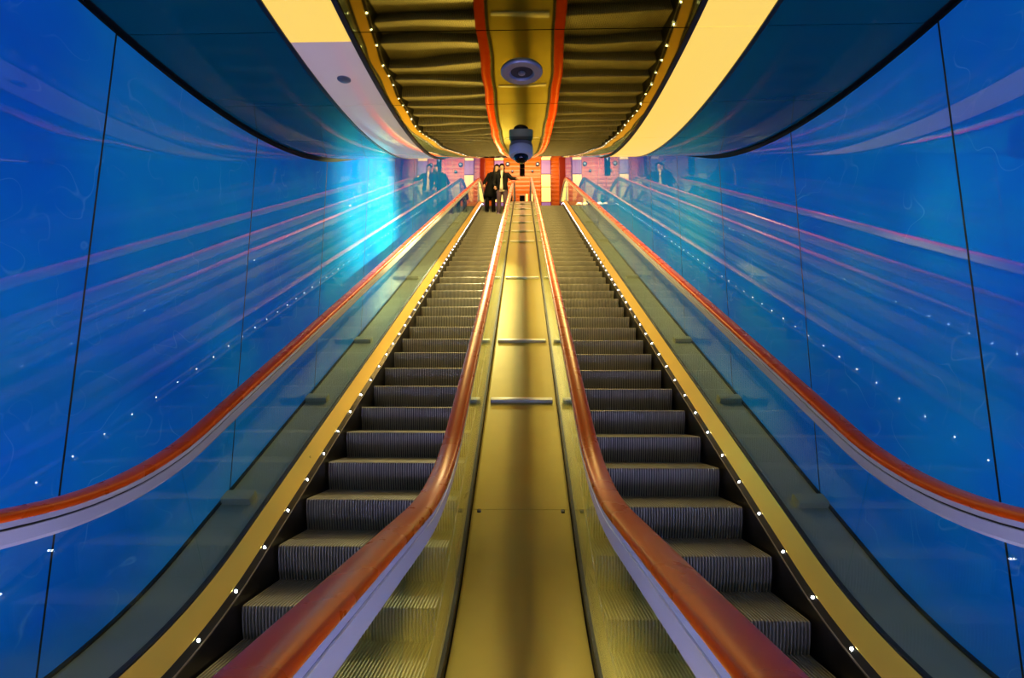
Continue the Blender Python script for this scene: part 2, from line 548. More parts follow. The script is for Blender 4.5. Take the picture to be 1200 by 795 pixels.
        for i, (y, z, a) in enumerate(pos):
            # face normal in the (x, n) plane: towards d and up
            nx, nn = d * 0.86, (0.50 if outer else -0.10)
            nrm = Vector((nx, -nn * sin(a), nn * cos(a)))
            if outer or i < 38:
                if base is None:
                    base = lm.obj('skirt_light', M['led'], band, smooth='all')
                    base.matrix_parent_inverse = Matrix.Identity(4)
                    o = base
                else:
                    o = base.copy(); COL.objects.link(o); o.parent = band; o.matrix_parent_inverse = Matrix.Identity(4)
                o.location = Vector((xl, y, z))
                o.rotation_euler = nrm.to_track_quat('Z', 'Y').to_euler()
            else:
                mt = Matrix.Translation((xl, y, z)) @ nrm.to_track_quat('Z', 'Y').to_matrix().to_4x4()
                rest.add([mt @ Vector(c) for c in lm.v], lm.f)
        if rest.v:
            o = rest.obj('skirt_light', M['led'], band, smooth='all'); o['kind'] = 'stuff'
        # steel end strip of the balustrade at the top
        pe = at_s(RAIL, s_at_y(RAIL, 16.3, 0.4))
        path = cut(RAIL, pe[3], pe[3] + 0.05)
        v, f = sweep([(xg - .012, .09), (xg + .012, .09), (xg + .03 * (d > 0) + .012, .80), (xg - .012 - .03 * (d < 0), .80)], path)
        obj('end_strip', v, f, M['steel'], E)
    return E

# nosing phase: measured so that the step edges fall on the photographed rows
PH = s_at_y(NOSE, 0.338) + 0.359
while PH > 0.405: PH -= 0.405
esc_l = build_escalator(-1, 'left escalator with red handrails, carrying the two people at its top', PH)
esc_r = build_escalator(1, 'right escalator with red handrails and empty ribbed steps', (PH - 0.052) % 0.405)

# ------------------------------------------------------------------ decks
NDECK = 0.80
def bar_at(name, x0, x1, y, n, depth, height, m, parent):
    p = at_s(RAIL, s_at_y(RAIL, y, n))
    yy, zz = off(p, n)
    mt = Matrix.Translation((0, yy, zz)) @ Matrix.Rotation(p[2], 4, 'X')
    mb = MB(); mb.bbox(x0, x1, -depth / 2, depth / 2, -0.004, height, 0.006, mtx=mt)
    return mb.obj(name, m, parent, smooth=30)

deck = thing('center_deck', 'gold metal deck strip running up between the two escalators', 'deck', (0, 0, 0.241))
cuts = [0.05, 3.082, 7.652, 12.5, 19.1]
for a, b in zip(cuts[:-1], cuts[1:]):
    path = cut(RAIL, s_at_y(RAIL, a, NDECK) + .0015, s_at_y(RAIL, b, NDECK) - .0015)
    sec = [(-.292, NDECK), (.292, NDECK), (.292, NDECK + .03), (-.292, NDECK + .03)]
    v, f = sweep(sec, path)
    dp = obj('deck_panel', v, f, M['deck'], deck, smooth=20)
    if a < 1: dp0 = dp
v, f = sweep([(-.31, NDECK + .032), (.31, NDECK + .032), (.31, NDECK + .06), (-.31, NDECK + .06)], RAIL)
obj('deck_base', v, f, M['black'], deck)
for x in (-.25, .25):
    bar_at('joint_clip', x - .012, x + .012, 3.07, NDECK, .03, .003, M['black'], dp0)
for y in (4.22, 5.37, 7.66, 10.27, 11.36, 12.52, 13.66, 14.85, 15.95):
    bar_at('anti_slide_bar', -.262, .262, y, NDECK, .05, .03, M['bar'], deck)

for side, lab in ((-1, 'grey metal deck strip between left escalator and left blue wall'), (1, 'grey metal deck strip between right escalator and right blue wall')):
    D = thing('side_deck', lab, 'deck', (1.70 * side, 0, 0.241), 'side decks along the walls')
    xa, xb = 1.548 * side, 1.838 * side
    v, f = sweep([(xa, NDECK), (xb, NDECK), (xb, NDECK + .03), (xa, NDECK + .03)], RAIL)
    obj('deck_panel', v, f, M['sidedeck'], D, smooth=20)
    v, f = sweep([(1.838 * side, NDECK - .012), (1.86 * side, NDECK - .012), (1.86 * side, NDECK + .05), (1.838 * side, NDECK + .05)], RAIL)
    obj('edge_gasket', v, f, M['black'], D)
    for y in (3.14, 4.235, 5.38, 7.68, 10.3, 12.5):
        x0, x1 = sorted((1.655 * side, 1.836 * side))
        bar_at('anti_slide_block', x0, x1, y, NDECK, .085, .045, M['sidedeck'], D)

# ------------------------------------------------------------------ walls
def build_wall(side, name, m):
    X = 1.856 * side
    ys = []
    y = 2.05 - 1.2 * 6
    edges = [y + 1.195 * i for i in range(22)]
    edges = [e for e in edges if e < 20.0] + [20.25]
    # dark backing, one continuous sheet behind the panels
    n = 90
    y0, y1 = edges[0], edges[-1]
    vs = []
    for i in range(n + 1):
        yy = y0 + (y1 - y0) * i / n
        zb = z_at_y(RAIL, yy, NDECK + .06) if yy > -.45 else -0.02
        zt = cz(yy) + 0.05
        for xx in (X + .030 * side, X + .10 * side):
            vs += [(xx, yy, zb), (xx, yy, zt)]
    fs = []
    for i in range(n):
        a, b = i * 4, i * 4 + 4
        fs += [(a, a + 1, b + 1, b), (a + 2, b + 2, b + 3, a + 3), (a, b, b + 2, a + 2), (a + 1, a + 3, b + 3, b + 1)]
    fs += [(0, 2, 3, 1), (n * 4, n * 4 + 1, n * 4 + 3, n * 4 + 2)]
    W = obj(name, vs, fs, M['backing'])
    W['kind'] = 'structure'
    for a, b in zip(edges[:-1], edges[1:]):
        a += .004; b -= .004
        k = 14
        vs = []; fs = []
        for i in range(k + 1):
            yy = a + (b - a) * i / k
            zb = z_at_y(RAIL, yy, NDECK + .02) if yy > -.45 else 0.0
            zt = cz(yy) - 0.035
            vs += [(X, yy, zb), (X, yy, zt), (X + .02 * side, yy, zb), (X + .02 * side, yy, zt)]
        for i in range(k):
            p, q = i * 4, i * 4 + 4
            fs += [(p, p + 1, q + 1, q), (p + 2, q + 2, q + 3, p + 3), (p, q, q + 2, p + 2), (p + 1, p + 3, q + 3, q + 1)]
        fs += [(0, 2, 3, 1), (k * 4, k * 4 + 1, k * 4 + 3, k * 4 + 2)]
        obj('wall_panel', vs, fs, m, W)
        yj = b + .004
        if yj < y1 - .1:
            zb = z_at_y(RAIL, yj, NDECK + .02) if yj > -.45 else 0.0
            mb = MB(); xa, xb = sorted((X - .0008 * side, X + .02 * side)); mb.box(xa, xb, yj - .0042, yj + .0042, zb, cz(yj) - .035)
            mb.obj('panel_joint', M['black'], W)
    return W
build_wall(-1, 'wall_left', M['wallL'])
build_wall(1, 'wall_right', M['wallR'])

# ------------------------------------------------------------------ ceiling
def ceil_slab(name, x0, x1, s0, s1, n0, n1, m, parent=None, gap=.0025, smooth=20):
    """n0, n1 measured below the ceiling line (negative is above)"""
    path = cut(CEIL, s0 + gap, s1 - gap)
    v, f = sweep([(x0, n0), (x1, n0), (x1, n1), (x0, n1)], path)
    return obj(name, v, f, m, parent, smooth=smooth)

CS = CEIL[-1][3]
ceil_o = ceil_slab('ceiling', -1.98, 1.98, 0, CS, -.10, -.055, M['backing'], None, 0)
ceil_o['kind'] = 'structure'
sA = s_at_y(CEIL, 2.0647)
PITCH = 0.682
def seam(k): return sA + PITCH * k
XM, XY = 0.789, 1.106
for k in range(-2, 4):
    ceil_slab('mirror_panel', -XM + .012, XM - .012, seam(k), seam(k + 1), -.004, .008, M['bronze'], ceil_o)
ceil_slab('mirror_panel', -XM + .012, XM - .012, seam(4), CS, -.004, .008, M['bronze'], ceil_o)
ceil_slab('mirror_panel', -XM + .012, XM - .012, 0, seam(-2), -.004, .008, M['bronze'], ceil_o)
for sd in (-1, 1):
    # dark edge frame of the mirrored field
    x0, x1 = sorted((sd * (XM - .012), sd * (XM + .012)))
    ceil_slab('edge_frame', x0, x1, 0, CS, -.05, .016, M['black'], ceil_o, 0)
    x0, x1 = sorted((sd * (XY - .004), sd * (XY + .018)))
    ceil_slab('edge_frame', x0, x1, 0, CS, -.05, .010, M['skirt'], ceil_o, 0)
    x0, x1 = sorted((sd * (XY + .018), sd * 1.835))
    for k in range(-2, 4):
        ceil_slab('dark_glass_panel', x0, x1, seam(k), seam(k + 1), -.01, .004, M['teal'], ceil_o)
    ceil_slab('dark_glass_panel', x0, x1, seam(4), CS, -.01, .004, M['teal'], ceil_o)
    ceil_slab('dark_glass_panel', x0, x1, 0, seam(-2), -.01, .004, M['teal'], ceil_o)
    x0, x1 = sorted((sd * 1.835, sd * 1.98))
    ceil_slab('shadow_gap', x0, x1, 0, CS, -.055, -.01, M['black'], ceil_o, 0)

def ceiling_light(sd, s0, s1, lit, label):
    p = at_s(CEIL, (s0 + s1) / 2)
    T = thing('ceiling_light', label, 'ceiling light', (0.947 * sd, p[0], p[1]), 'long ceiling light panels')
    x0, x1 = sorted((sd * (XM + .014), sd * (XY - .006)))
    o = ceil_slab('diffuser', x0, x1, s0, s1, -.012, .006, M['yellow'] if lit else M['off'], T, .002)
    ceil_slab('housing', x0 + .01, x1 - .01, s0, s1, -.05, -.014, M['grey'], T, .004)
    return o
sX = s_at_y(CEIL, 2.13)
far = [seam(4) + .05]
while far[-1] < CS - 2: far.append(far[-1] + 3.4)
far[-1] = CS
ceiling_light(1, seam(-3), seam(0), True, 'lit yellow ceiling panel on the right, nearest the camera')
ceiling_light(1, seam(0), seam(2), True, 'lit yellow ceiling panel on the right, second from the camera')
ceiling_light(1, seam(2), CS, True, 'lit yellow ceiling panel on the right, last before the ceiling bends out of sight')
ceiling_light(-1, seam(-3), sX, True, 'lit yellow ceiling panel on the left, nearest the camera')
ceiling_light(-1, sX, seam(1), False, 'dim mauve glossy ceiling panel on the left with a dark speaker disc')
ceiling_light(-1, seam(1), far[0] - .30, False, 'dim glossy ceiling panel on the left mirroring the red handrail')
ceiling_light(-1, far[0] - .30, CS, True, 'thin lit yellow ceiling panel on the left at the ceiling bend')
# ceiling speaker on the mirrored field
def on_ceiling(y, x, n=.008):
    p = at_s(CEIL, s_at_y(CEIL, y))
    yy, zz = off(p, n)
    return Matrix.Translation((x, yy, zz)) @ Matrix.Rotation(p[2], 4, 'X') @ Matrix.Rotation(pi, 4, 'X')

mt = on_ceiling(2.388, .008)
T = thing('ceiling_speaker', 'round grey recessed speaker ring in the mirrored ceiling', 'speaker', mt.translation)
mb = MB(); mb.lathe([(.110, -.001), (.110, .006), (.104, .012), (.066, .012), (.060, .006), (.058, -.0005)], 48, mtx=mt); mb.obj('trim_ring', M['grey'], T, smooth=30)
mb = MB(); mb.lathe([(.058, -.001), (.058, .0015), (.045, .003), (.02, .005), (.001, .006)], 40, mtx=mt); mb.obj('grille', M['lampbody_matte'], T, smooth=40)
mb = MB(); mb.lathe([(.018, .004), (.018, .012), (.012, .016), (.001, .017)], 24, mtx=mt); mb.obj('center_cap', M['grey'], T, smooth=40)

mt = on_ceiling(2.44, -.955, .006)
T = thing('ceiling_speaker', 'small dark oval speaker disc on the dim left ceiling panel', 'speaker', mt.translation)
mb = MB(); mb.lathe([(.036, 0), (.036, .004), (.030, .008), (.001, .009)], 32, mtx=mt); mb.obj('grille', M['grey'], T, smooth=40)

# dome camera
cy_ = 3.5; ctop = cz(cy_) + .0
T = thing('security_camera', 'blue-grey dome security camera hanging from the mirrored ceiling', 'camera', (.0, cy_, ctop))
mt = Matrix.Translation((.0, cy_, 0))
mb = MB(); mb.lathe([(.075, ctop + .03), (.080, ctop - .02), (.088, ctop - .035), (.090, ctop - .06)], 40, mtx=mt); mb.obj('mount', M['grey'], T, smooth=35)
mb = MB(); mb.lathe([(.090, ctop - .06), (.090, ctop - .105), (.082, ctop - .118), (.062, ctop - .122)], 40, mtx=mt); mb.obj('housing', M['camera_blue'], T, smooth=35)
mb = MB(); mb.lathe([(.056, ctop - .118), (.056, ctop - .128), (.050, ctop - .145), (.036, ctop - .160), (.018, ctop - .169), (.001, ctop - .171)], 32, mtx=mt); mb.obj('dome', M['dome'], T, smooth='all')

# ------------------------------------------------------------------ floors and the ends of the hall
ZT = NOSE[-1][1]
mb = MB(); mb.box(-2.0, 2.0, -6.0, -0.2, -.2, -.002); o = mb.obj('floor', M['floor']); o['kind'] = 'structure'
mb = MB(); mb.box(-2.0, 2.0, -0.2, 3.0, -1.2, -.9); o = mb.obj('floor_pit', M['backing']); o['kind'] = 'structure'
mb = MB(); mb.box(-4.2, 4.2, 19.3, 23.0, ZT - .3, ZT); o = mb.obj('floor_upper', M['floor']); o['kind'] = 'structure'
mb = MB(); mb.box(-2.0, 2.0, -6.3, -6.05, 0, HC + .05); o = mb.obj('wall_rear', M['hall']); o['kind'] = 'structure'

# orange plank wall at the top landing: long horizontal corrugations
YB = 22.5
vs = []; fs = []
zb, zt = ZT - .02, 15.2
nplank = 30
zs = []
for i in range(nplank):
    a = zb + (zt - zb) * i / nplank; h = (zt - zb) / nplank
    zs += [(a, 0), (a + h * .06, .012), (a + h * .5, .020), (a + h * .94, .012), (a + h, 0)]
for (z, d) in zs:
    for x in (-4.2, 4.2): vs.append((x, YB - d, z))
for i in range(len(zs) - 1): fs.append((2 * i, 2 * i + 1, 2 * i + 3, 2 * i + 2))
k = len(vs)
vs += [(-4.2, YB + .2, zb), (4.2, YB + .2, zb), (-4.2, YB + .2, zt), (4.2, YB + .2, zt)]
fs += [(k, k + 1, k + 3, k + 2)]
o = obj('wall_back', vs, fs, M['orange']); o['kind'] = 'structure'
for sd, nm in ((-1, 'wall_landing_left'), (1, 'wall_landing_right')):
    mb = MB()
    x0, x1 = sorted((sd * 4.0, sd * 4.2)); mb.box(x0, x1, 20.2, YB, ZT, zt)
    x0, x1 = sorted((sd * 1.97, sd * 4.2)); mb.box(x0, x1, 20.05, 20.24, ZT, zt)
    o = mb.obj(nm, M['darkred']); o['kind'] = 'structure'
mb = MB(); mb.box(-4.2, 4.2, 20.3, YB, 14.3, 14.5); o = mb.obj('ceiling_landing', M['backing']); o['kind'] = 'structure'

# lit columns on the back wall, dark red pilasters
def light_column(x0, x1, label):
    T = thing('light_column', label, 'wall light', ((x0 + x1) / 2, YB - .1, ZT), 'lit wall columns on the landing')
    mb = MB(); mb.box(x0 - .03, x1 + .03, YB - .10, YB - .03, ZT, 13.32); mb.obj('frame', M['darkred'], T)
    def seg(nm, za, zc, m):
        mb = MB(); mb.bbox(x0, x1, YB - .14, YB - .09, za, zc, .01); mb.obj(nm, m, T)
    seg('lit_segment', 13.16, 13.30, M['lamp_yellow'])
    seg('violet_segment', 12.44, 13.12, M['lamp_violet'])
    seg('lit_segment', 11.80, 12.40, M['lamp_yellow'])
    seg('lit_segment', 11.05, 11.76, M['lamp_yellow'])
    seg('violet_segment', 10.2, 11.0, M['lamp_violet'])
light_column(.90, 1.33, 'column of lit yellow and violet panels on the orange wall, right of the hanging signal')
light_column(-1.35, -.92, 'column of lit yellow and violet panels on the orange wall, behind the two people')
def pilaster(x0, x1, m, label):
    T = MB(); T.bbox(x0, x1, YB - .30, YB - .03, ZT, 13.32, .02)
    o = T.obj('pilaster', m); tag(o, label, 'column'); return o
pilaster(1.74, 2.05, M['darkred'], 'dark red pilaster on the landing wall at the right wall end')
pilaster(-2.05, -1.80, M['darkred'], 'dark red pilaster on the landing wall at the left wall end')

# round wall lamps
def wall_lamp(x, z, r, label):
    mt = Matrix.Translation((x, YB - .03, z)) @ Matrix.Rotation(pi / 2, 4, 'X')
    T = thing('wall_lamp', label, 'wall lamp', mt.translation, 'round lamps on the orange wall')
    mb = MB(); mb.lathe([(r, -.02), (r, .05), (r * .9, .07), (r * .62, .075), (r * .6, .05)], 28, mtx=mt); mb.obj('lamp_body', M['lampbody'], T, smooth=35)
    mb = MB(); mb.lathe([(r * .6, .045), (r * .5, .062), (r * .25, .07), (.001, .072)], 24, mtx=mt); mb.obj('lens', M['lamplens'], T, smooth='all')
wall_lamp(-.72, 12.985, .105, 'larger round dark wall lamp left of the hanging signal')
wall_lamp(.72, 12.975, .105, 'larger round dark wall lamp right of the hanging signal')
wall_lamp(-.49, 12.62, .06, 'smaller round wall lamp below left of the hanging signal')
wall_lamp(.47, 12.62, .06, 'smaller round wall lamp below right of the hanging signal')

# hanging black signal with a pale arrow
T = thing('hanging_signal', 'slim black hanging signal with a pale arrow, under the dome camera', 'sign', (-.02, 20.6, 12.2))
def hs(x, z, Y=20.6): return x * Y / 22.5
mb = MB(); mb.box(-.035, -.005, 20.57, 20.63, 12.6, 14.4); mb.obj('rod', M['lampbody'], T)
mb = MB()
for z0, z1 in ((12.10, 12.36), (11.82, 12.08), (11.46, 11.78)):
    mb.bbox(-.13, .10, 20.50, 20.66, z0, z1, .03)
mb.obj('case', M['dome'], T, smooth=30)
mb = MB(); mb.add([(-.055, 20.495, 12.20), (.025, 20.495, 12.20), (-.015, 20.495, 12.31), (-.03, 20.495, 12.12), (0, 20.495, 12.12), (0, 20.495, 12.20), (-.03, 20.495, 12.20),
                   (-.055, 20.51, 12.20), (.025, 20.51, 12.20), (-.015, 20.51, 12.31), (-.03, 20.51, 12.12), (0, 20.51, 12.12), (0, 20.51, 12.20), (-.03, 20.51, 12.20)],
                  [(0, 1, 2), (3, 4, 5, 6), (7, 9, 8), (10, 13, 12, 11), (0, 2, 9, 7), (1, 8, 9, 2), (0, 7, 8, 1), (3, 10, 11, 4), (4, 11, 12, 5), (6, 13, 10, 3)])
mb.obj('arrow', M['white_em'], T)

# floor cabinet and small lights at the top between the rails
T = thing('low_cabinet', 'small dark cabinet on the landing floor seen between the inner handrails', 'cabinet', (-.02, 21.9, ZT))
mb = MB(); mb.bbox(-.14, .10, 21.8, 22.1, ZT, 11.12, .02); mb.obj('body', M['dome'], T)
mb = MB(); mb.bbox(.14, .24, 21.8, 22.0, ZT, 11.18, .01); mb.obj('lit_side', M['lamp_yellow'], T)

# warm uplight on the deck at the top right
uy = 14.75; uz = z_at_y(RAIL, uy, NDECK)
T = thing('floor_uplight', 'small bright warm light at the top of the right side deck', 'light', (1.76, uy, uz))
mt = Matrix.Translation((1.76, uy, uz))
mb = MB(); mb.lathe([(.04, -.02), (.04, .10), (.085, .115), (.085, .14), (.075, .145)], 24, mtx=mt); mb.obj('bezel', M['steel'], T, smooth=35)
mb = MB(); mb.lathe([(.075, .138), (.080, .17), (.058, .21), (.001, .23)], 24, mtx=mt); mb.obj('lens', M['warm_lens'], T, smooth='all')

# ------------------------------------------------------------------ people
def skin_body(name, joints, bones, m, parent=None, sub=2, mats=None):
    """joints: {key: ((x,y,z), radius)}; one continuous skinned surface rooted at the first joint"""
    keys = list(joints)
    me = bpy.data.meshes.new(name)
    me.from_pydata([joints[k][0] for k in keys], [(keys.index(a), keys.index(b)) for a, b in bones], [])
    o = bpy.data.objects.new(name, me)
    COL.objects.link(o)
    me.materials.append(m)
    sk = o.modifiers.new('skin', 'SKIN'); sk.use_smooth_shade = True
    for i, k in enumerate(keys):
        r = joints[k][1]
        me.skin_vertices[0].data[i].radius = r if isinstance(r, tuple) else (r, r)
        me.skin_vertices[0].data[i].use_root = (i == 0)
    ss = o.modifiers.new('sub', 'SUBSURF'); ss.levels = sub; ss.render_levels = sub
    # bake the modifiers into plain mesh data
    dg = bpy.context.evaluated_depsgraph_get()
    ev = o.evaluated_get(dg)
    nm = bpy.data.meshes.new_from_object(ev)
    o.modifiers.clear()
    o.data = nm
    nm.polygons.foreach_set('use_smooth', [True] * len(nm.polygons))
    if parent is not None:
        o.parent = parent
        o.matrix_parent_inverse = Matrix.Translation(-parent.location)
    return o

def blob(name, c, r, m, parent, squash=None, rot=None):
    bm = bmesh.new(); bmesh.ops.create_uvsphere(bm, u_segments=24, v_segments=16, radius=1)
    mt = Matrix.Translation(c) @ (rot or Matrix.Identity(4)) @ Matrix.Diagonal((*r, 1))
    if squash:
        for v in bm.verts: squash(v.co)
    bm.transform(mt)
    bm.verts.index_update()
    o = obj(name, [v.co.copy() for v in bm.verts], [tuple(v.index for v in f.verts) for f in bm.faces], m, parent, smooth='all')
    bm.free(); return o

def hand(j, bones, wrist, tip_dir, up, side, pre, s=1.0):
    """palm, four fingers of unequal length and a thumb from the side of the palm"""
    w = Vector(wrist); t = Vector(tip_dir).normalized(); u = Vector(up).normalized(); l = t.cross(u).normalized() * side
    palm = w + t * .055 * s
    j[pre + 'palm'] = (tuple(palm), (.034 * s, .016 * s)); bones.append((pre + 'wrist', pre + 'palm'))
    for i, (dx, ln) in enumerate(((-.026, .070), (-.009, .082), (.009, .078), (.026, .062))):
        a = palm + l * dx * s + t * .040 * s
        b = a + (t * .85 - u * .3).normalized() * ln * .5 * s
        c = b + (t * .5 - u * .8).normalized() * ln * .5 * s
        for q, (pt, r) in enumerate(((a, .0095), (b, .0085), (c, .0075))):
            j[f'{pre}f{i}{q}'] = (tuple(pt), r * s)
        bones += [(pre + 'palm', f'{pre}f{i}0'), (f'{pre}f{i}0', f'{pre}f{i}1'), (f'{pre}f{i}1', f'{pre}f{i}2')]
    a = palm - l * .030 * s - t * .005; b = a - l * .022 * s + t * .025 * s; c = b + t * .026 * s - u * .008
    for q, (pt, r) in enumerate(((a, .012), (b, .0105), (c, .009))): j[f'{pre}t{q}'] = (tuple(pt), r * s)
    bones += [(pre + 'palm', pre + 't0'), (pre + 't0', pre + 't1'), (pre + 't1', pre + 't2')]

def loft(mb, rings, ref, seg=20):
    """closed tube of elliptical rings; each ring is (center, half width along ref, half depth)"""
    n = len(rings); v = []; f = []
    for i, (c, rx, ry) in enumerate(rings):
        t = (Vector(rings[min(i + 1, n - 1)][0]) - Vector(rings[max(i - 1, 0)][0])).normalized()
        x = (ref - t * ref.dot(t)).normalized(); y = t.cross(x)
        for q in range(seg):
            a = 2 * pi * q / seg
            v.append(Vector(c) + x * rx * cos(a) + y * ry * sin(a))
    for i in range(n - 1):
        for q in range(seg):
            q2 = (q + 1) % seg
            f.append((i * seg + q, i * seg + q2, (i + 1) * seg + q2, (i + 1) * seg + q))
    f.append(tuple(range(seg))); f.append(tuple(range((n - 1) * seg, n * seg)))
    mb.add(v, f)

def build_person(label, base, lean, arms, colors, hair_len, face_dir, hgt):
    """base: point on the tread between the feet; everything in metres, z up, the figure faces -Y (towards the camera)"""
    T = thing('person', label, 'person', base, 'couple at the top of the left escalator')
    bx, by, bz = base
    k = hgt / 1.70
    def P(x, y, z): return (bx + x * k + lean * max(0, z - .9) * k, by + y * k, bz + z * k)
    j = {}; B = []
    j['pelvis'] = (P(0, 0, .92), (.150 * k, .110 * k))
    j['waist'] = (P(0, .01, 1.08), (.128 * k, .095 * k))
    j['chest'] = (P(0, .01, 1.28), (.155 * k, .110 * k))
    j['neckb'] = (P(0, .015, 1.43), (.075 * k, .070 * k))
    j['neck'] = (P(0, 0, 1.49), .052 * k)
    j['jaw'] = (P(0, -.018, 1.545), (.062 * k, .070 * k))
    j['head'] = (P(0, -.004, 1.61), (.076 * k, .092 * k))
    j['crown'] = (P(0, .004, 1.675), (.055 * k, .066 * k))
    B += [('pelvis', 'waist'), ('waist', 'chest'), ('chest', 'neckb'), ('neckb', 'neck'), ('neck', 'jaw'), ('jaw', 'head'), ('head', 'crown')]
    for sd, nm in ((-1, 'l'), (1, 'r')):
        j[nm + 'hip'] = (P(.09 * sd, 0, .84), .088 * k)
        j[nm + 'knee'] = (P(.10 * sd, -.02, .47), .058 * k)
        j[nm + 'calf'] = (P(.105 * sd, .012, .32), .055 * k)
        j[nm + 'ankle'] = (P(.11 * sd, .012, .085), .038 * k)
        j[nm + 'heel'] = (P(.11 * sd, .02, .043), .036 * k)
        j[nm + 'toe'] = (P(.122 * sd, -.15, .034), .030 * k)
        B += [('pelvis', nm + 'hip'), (nm + 'hip', nm + 'knee'), (nm + 'knee', nm + 'calf'), (nm + 'calf', nm + 'ankle'), (nm + 'ankle', nm + 'heel'), (nm + 'heel', nm + 'toe')]
        sh = P(.185 * sd, .01, 1.375); el = P(*arms[nm][0]); wr = P(*arms[nm][1])
        j[nm + 'sh'] = (sh, .056 * k); j[nm + 'elbow'] = (el, .042 * k); j[nm + 'wrist'] = (wr, .027 * k)
        B += [('chest', nm + 'sh'), (nm + 'sh', nm + 'elbow'), (nm + 'elbow', nm + 'wrist')]
        dv = Vector(wr) - Vector(el)
        hand(j, B, wr, dv, arms[nm][2], sd, nm, k)
    body = skin_body('body', j, B, M['skin'], T, 2)
    # face: nose, brow, lips and ears
    fd = Vector(face_dir).normalized(); rt = fd.cross(Vector((0, 0, 1))).normalized()
    hc = Vector(j['head'][0])
    def fp(a, b, c): return hc + rt * a * k + fd * b * k + Vector((0, 0, c * k))
    blob('nose', fp(0, .098, -.022), (.011 * k, .016 * k, .020 * k), M['skin'], T)
    blob('mouth', fp(0, .083, -.062), (.024 * k, .010 * k, .007 * k), colors['lips'], T)
    for s_ in (-1, 1):
        blob('eye', fp(.031 * s_, .084, .004), (.013 * k, .008 * k, .007 * k), M['hair'], T)
        blob('ear', fp(.078 * s_, -.006, -.015), (.010 * k, .020 * k, .032 * k), M['skin'], T)
    # hair: a cap that leaves the face free, plus the length down the back and sides
    def H(a, b, c): return hc + rt * a * k + fd * b * k + Vector((0, 0, c * k))
    bm = bmesh.new(); bmesh.ops.create_uvsphere(bm, u_segments=32, v_segments=20, radius=1)
    kill = [v for v in bm.verts if v.co.y > .42 and v.co.z < .60 and abs(v.co.x) < .80 or v.co.z < -.62]
    bmesh.ops.delete(bm, geom=kill, context='VERTS')
    for v in bm.verts:
        w_ = 1 + .04 * sin(9 * v.co.x + 5 * v.co.z)
        v.co = H(v.co.x * .096 * w_, v.co.y * .112 * w_ - .010, v.co.z * .122 + .020)
    bm.verts.index_update()
    mh = MB(); mh.add([v.co.copy() for v in bm.verts], [tuple(v.index for v in f.verts) for f in bm.faces]); bm.free()
    if hair_len:
        loft(mh, [(H(0, -.050, .06), .085 * k, .05 * k), (H(0, -.075, -.06), .100 * k, .052 * k), (H(0, -.090, -.19), .118 * k, .050 * k), (H(0, -.095, -.31), .105 * k, .042 * k), (H(0, -.092, -.40), .06 * k, .028 * k)], rt)
        for s_ in (-1, 1):
            loft(mh, [(H(.072 * s_, .0, .05), .022 * k, .035 * k), (H(.094 * s_, .012, -.05), .028 * k, .040 * k), (H(.104 * s_, .028, -.16), .034 * k, .040 * k), (H(.102 * s_, .05, -.27), .030 * k, .032 * k), (H(.096 * s_, .055, -.35), .014 * k, .016 * k)], rt)
    else:
        loft(mh, [(H(0, -.050, .02), .082 * k, .05 * k), (H(0, -.062, -.07), .074 * k, .042 * k), (H(0, -.060, -.12), .055 * k, .030 * k)], rt)
    mh.obj('hair', M['hair'], T, smooth='all')
    # clothes: lofted cloth that follows the body
    X1 = Vector((1, 0, 0))
    mc = MB()
    V = lambda *q: Vector(P(*q))
    torso = [(V(0, .015, 1.475), .070 * k, .066 * k), (V(0, .015, 1.44), .115 * k, .085 * k), (V(0, .012, 1.40), .190 * k, .108 * k), (V(0, .012, 1.33), .205 * k, .128 * k), (V(0, .012, 1.20), .182 * k, .130 * k), (V(0, .012, 1.06), .166 * k, .124 * k), (V(0, .012, .94), .184 * k, .138 * k)]
    if colors['long']: torso += [(V(0, .012, .80), .205 * k, .152 * k), (V(0, .012, .66), .222 * k, .160 * k), (V(0, .012, .56), .228 * k, .164 * k), (V(0, .012, .555), .200 * k, .140 * k)]
    else: torso += [(V(0, .012, .84), .190 * k, .142 * k), (V(0, .012, .82), .188 * k, .140 * k), (V(0, .012, .818), .16 * k, .12 * k)]
    loft(mc, torso, X1, 28)
    for nm in 'lr':
        sd_ = -1 if nm == 'l' else 1
        S_, e, w = Vector(j[nm + 'sh'][0]), Vector(j[nm + 'elbow'][0]), Vector(j[nm + 'wrist'][0])
        loft(mc, [(S_ - Vector((.06 * sd_, 0, -.01)) * k, .062 * k, .070 * k), (S_, .074 * k, .078 * k), (S_.lerp(e, .5), .066 * k, .066 * k), (e, .058 * k, .058 * k), (e.lerp(w, .5), .053 * k, .053 * k), (e.lerp(w, .93), .047 * k, .047 * k), (e.lerp(w, .935), .034 * k, .034 * k)], Vector((0, 1, .2)), 18)
    # lapels and collar
    for s_ in (-1, 1):
        loft(mc, [(V(.03 * s_, .075, 1.50), .02 * k, .014 * k), (V(.070 * s_, -.045, 1.475), .022 * k, .014 * k), (V(.055 * s_, -.118, 1.36), .030 * k, .012 * k), (V(.030 * s_, -.136, 1.20), .016 * k, .010 * k)], X1, 12)
    mc.obj(colors['topname'], colors['top'], T, smooth='all')
    mt_ = MB()
    loft(mt_, [(V(0, .012, 1.00), .150 * k, .112 * k), (V(0, .012, .92), .168 * k, .126 * k), (V(0, .012, .84), .172 * k, .126 * k), (V(0, .012, .78), .150 * k, .105 * k)], X1, 24)
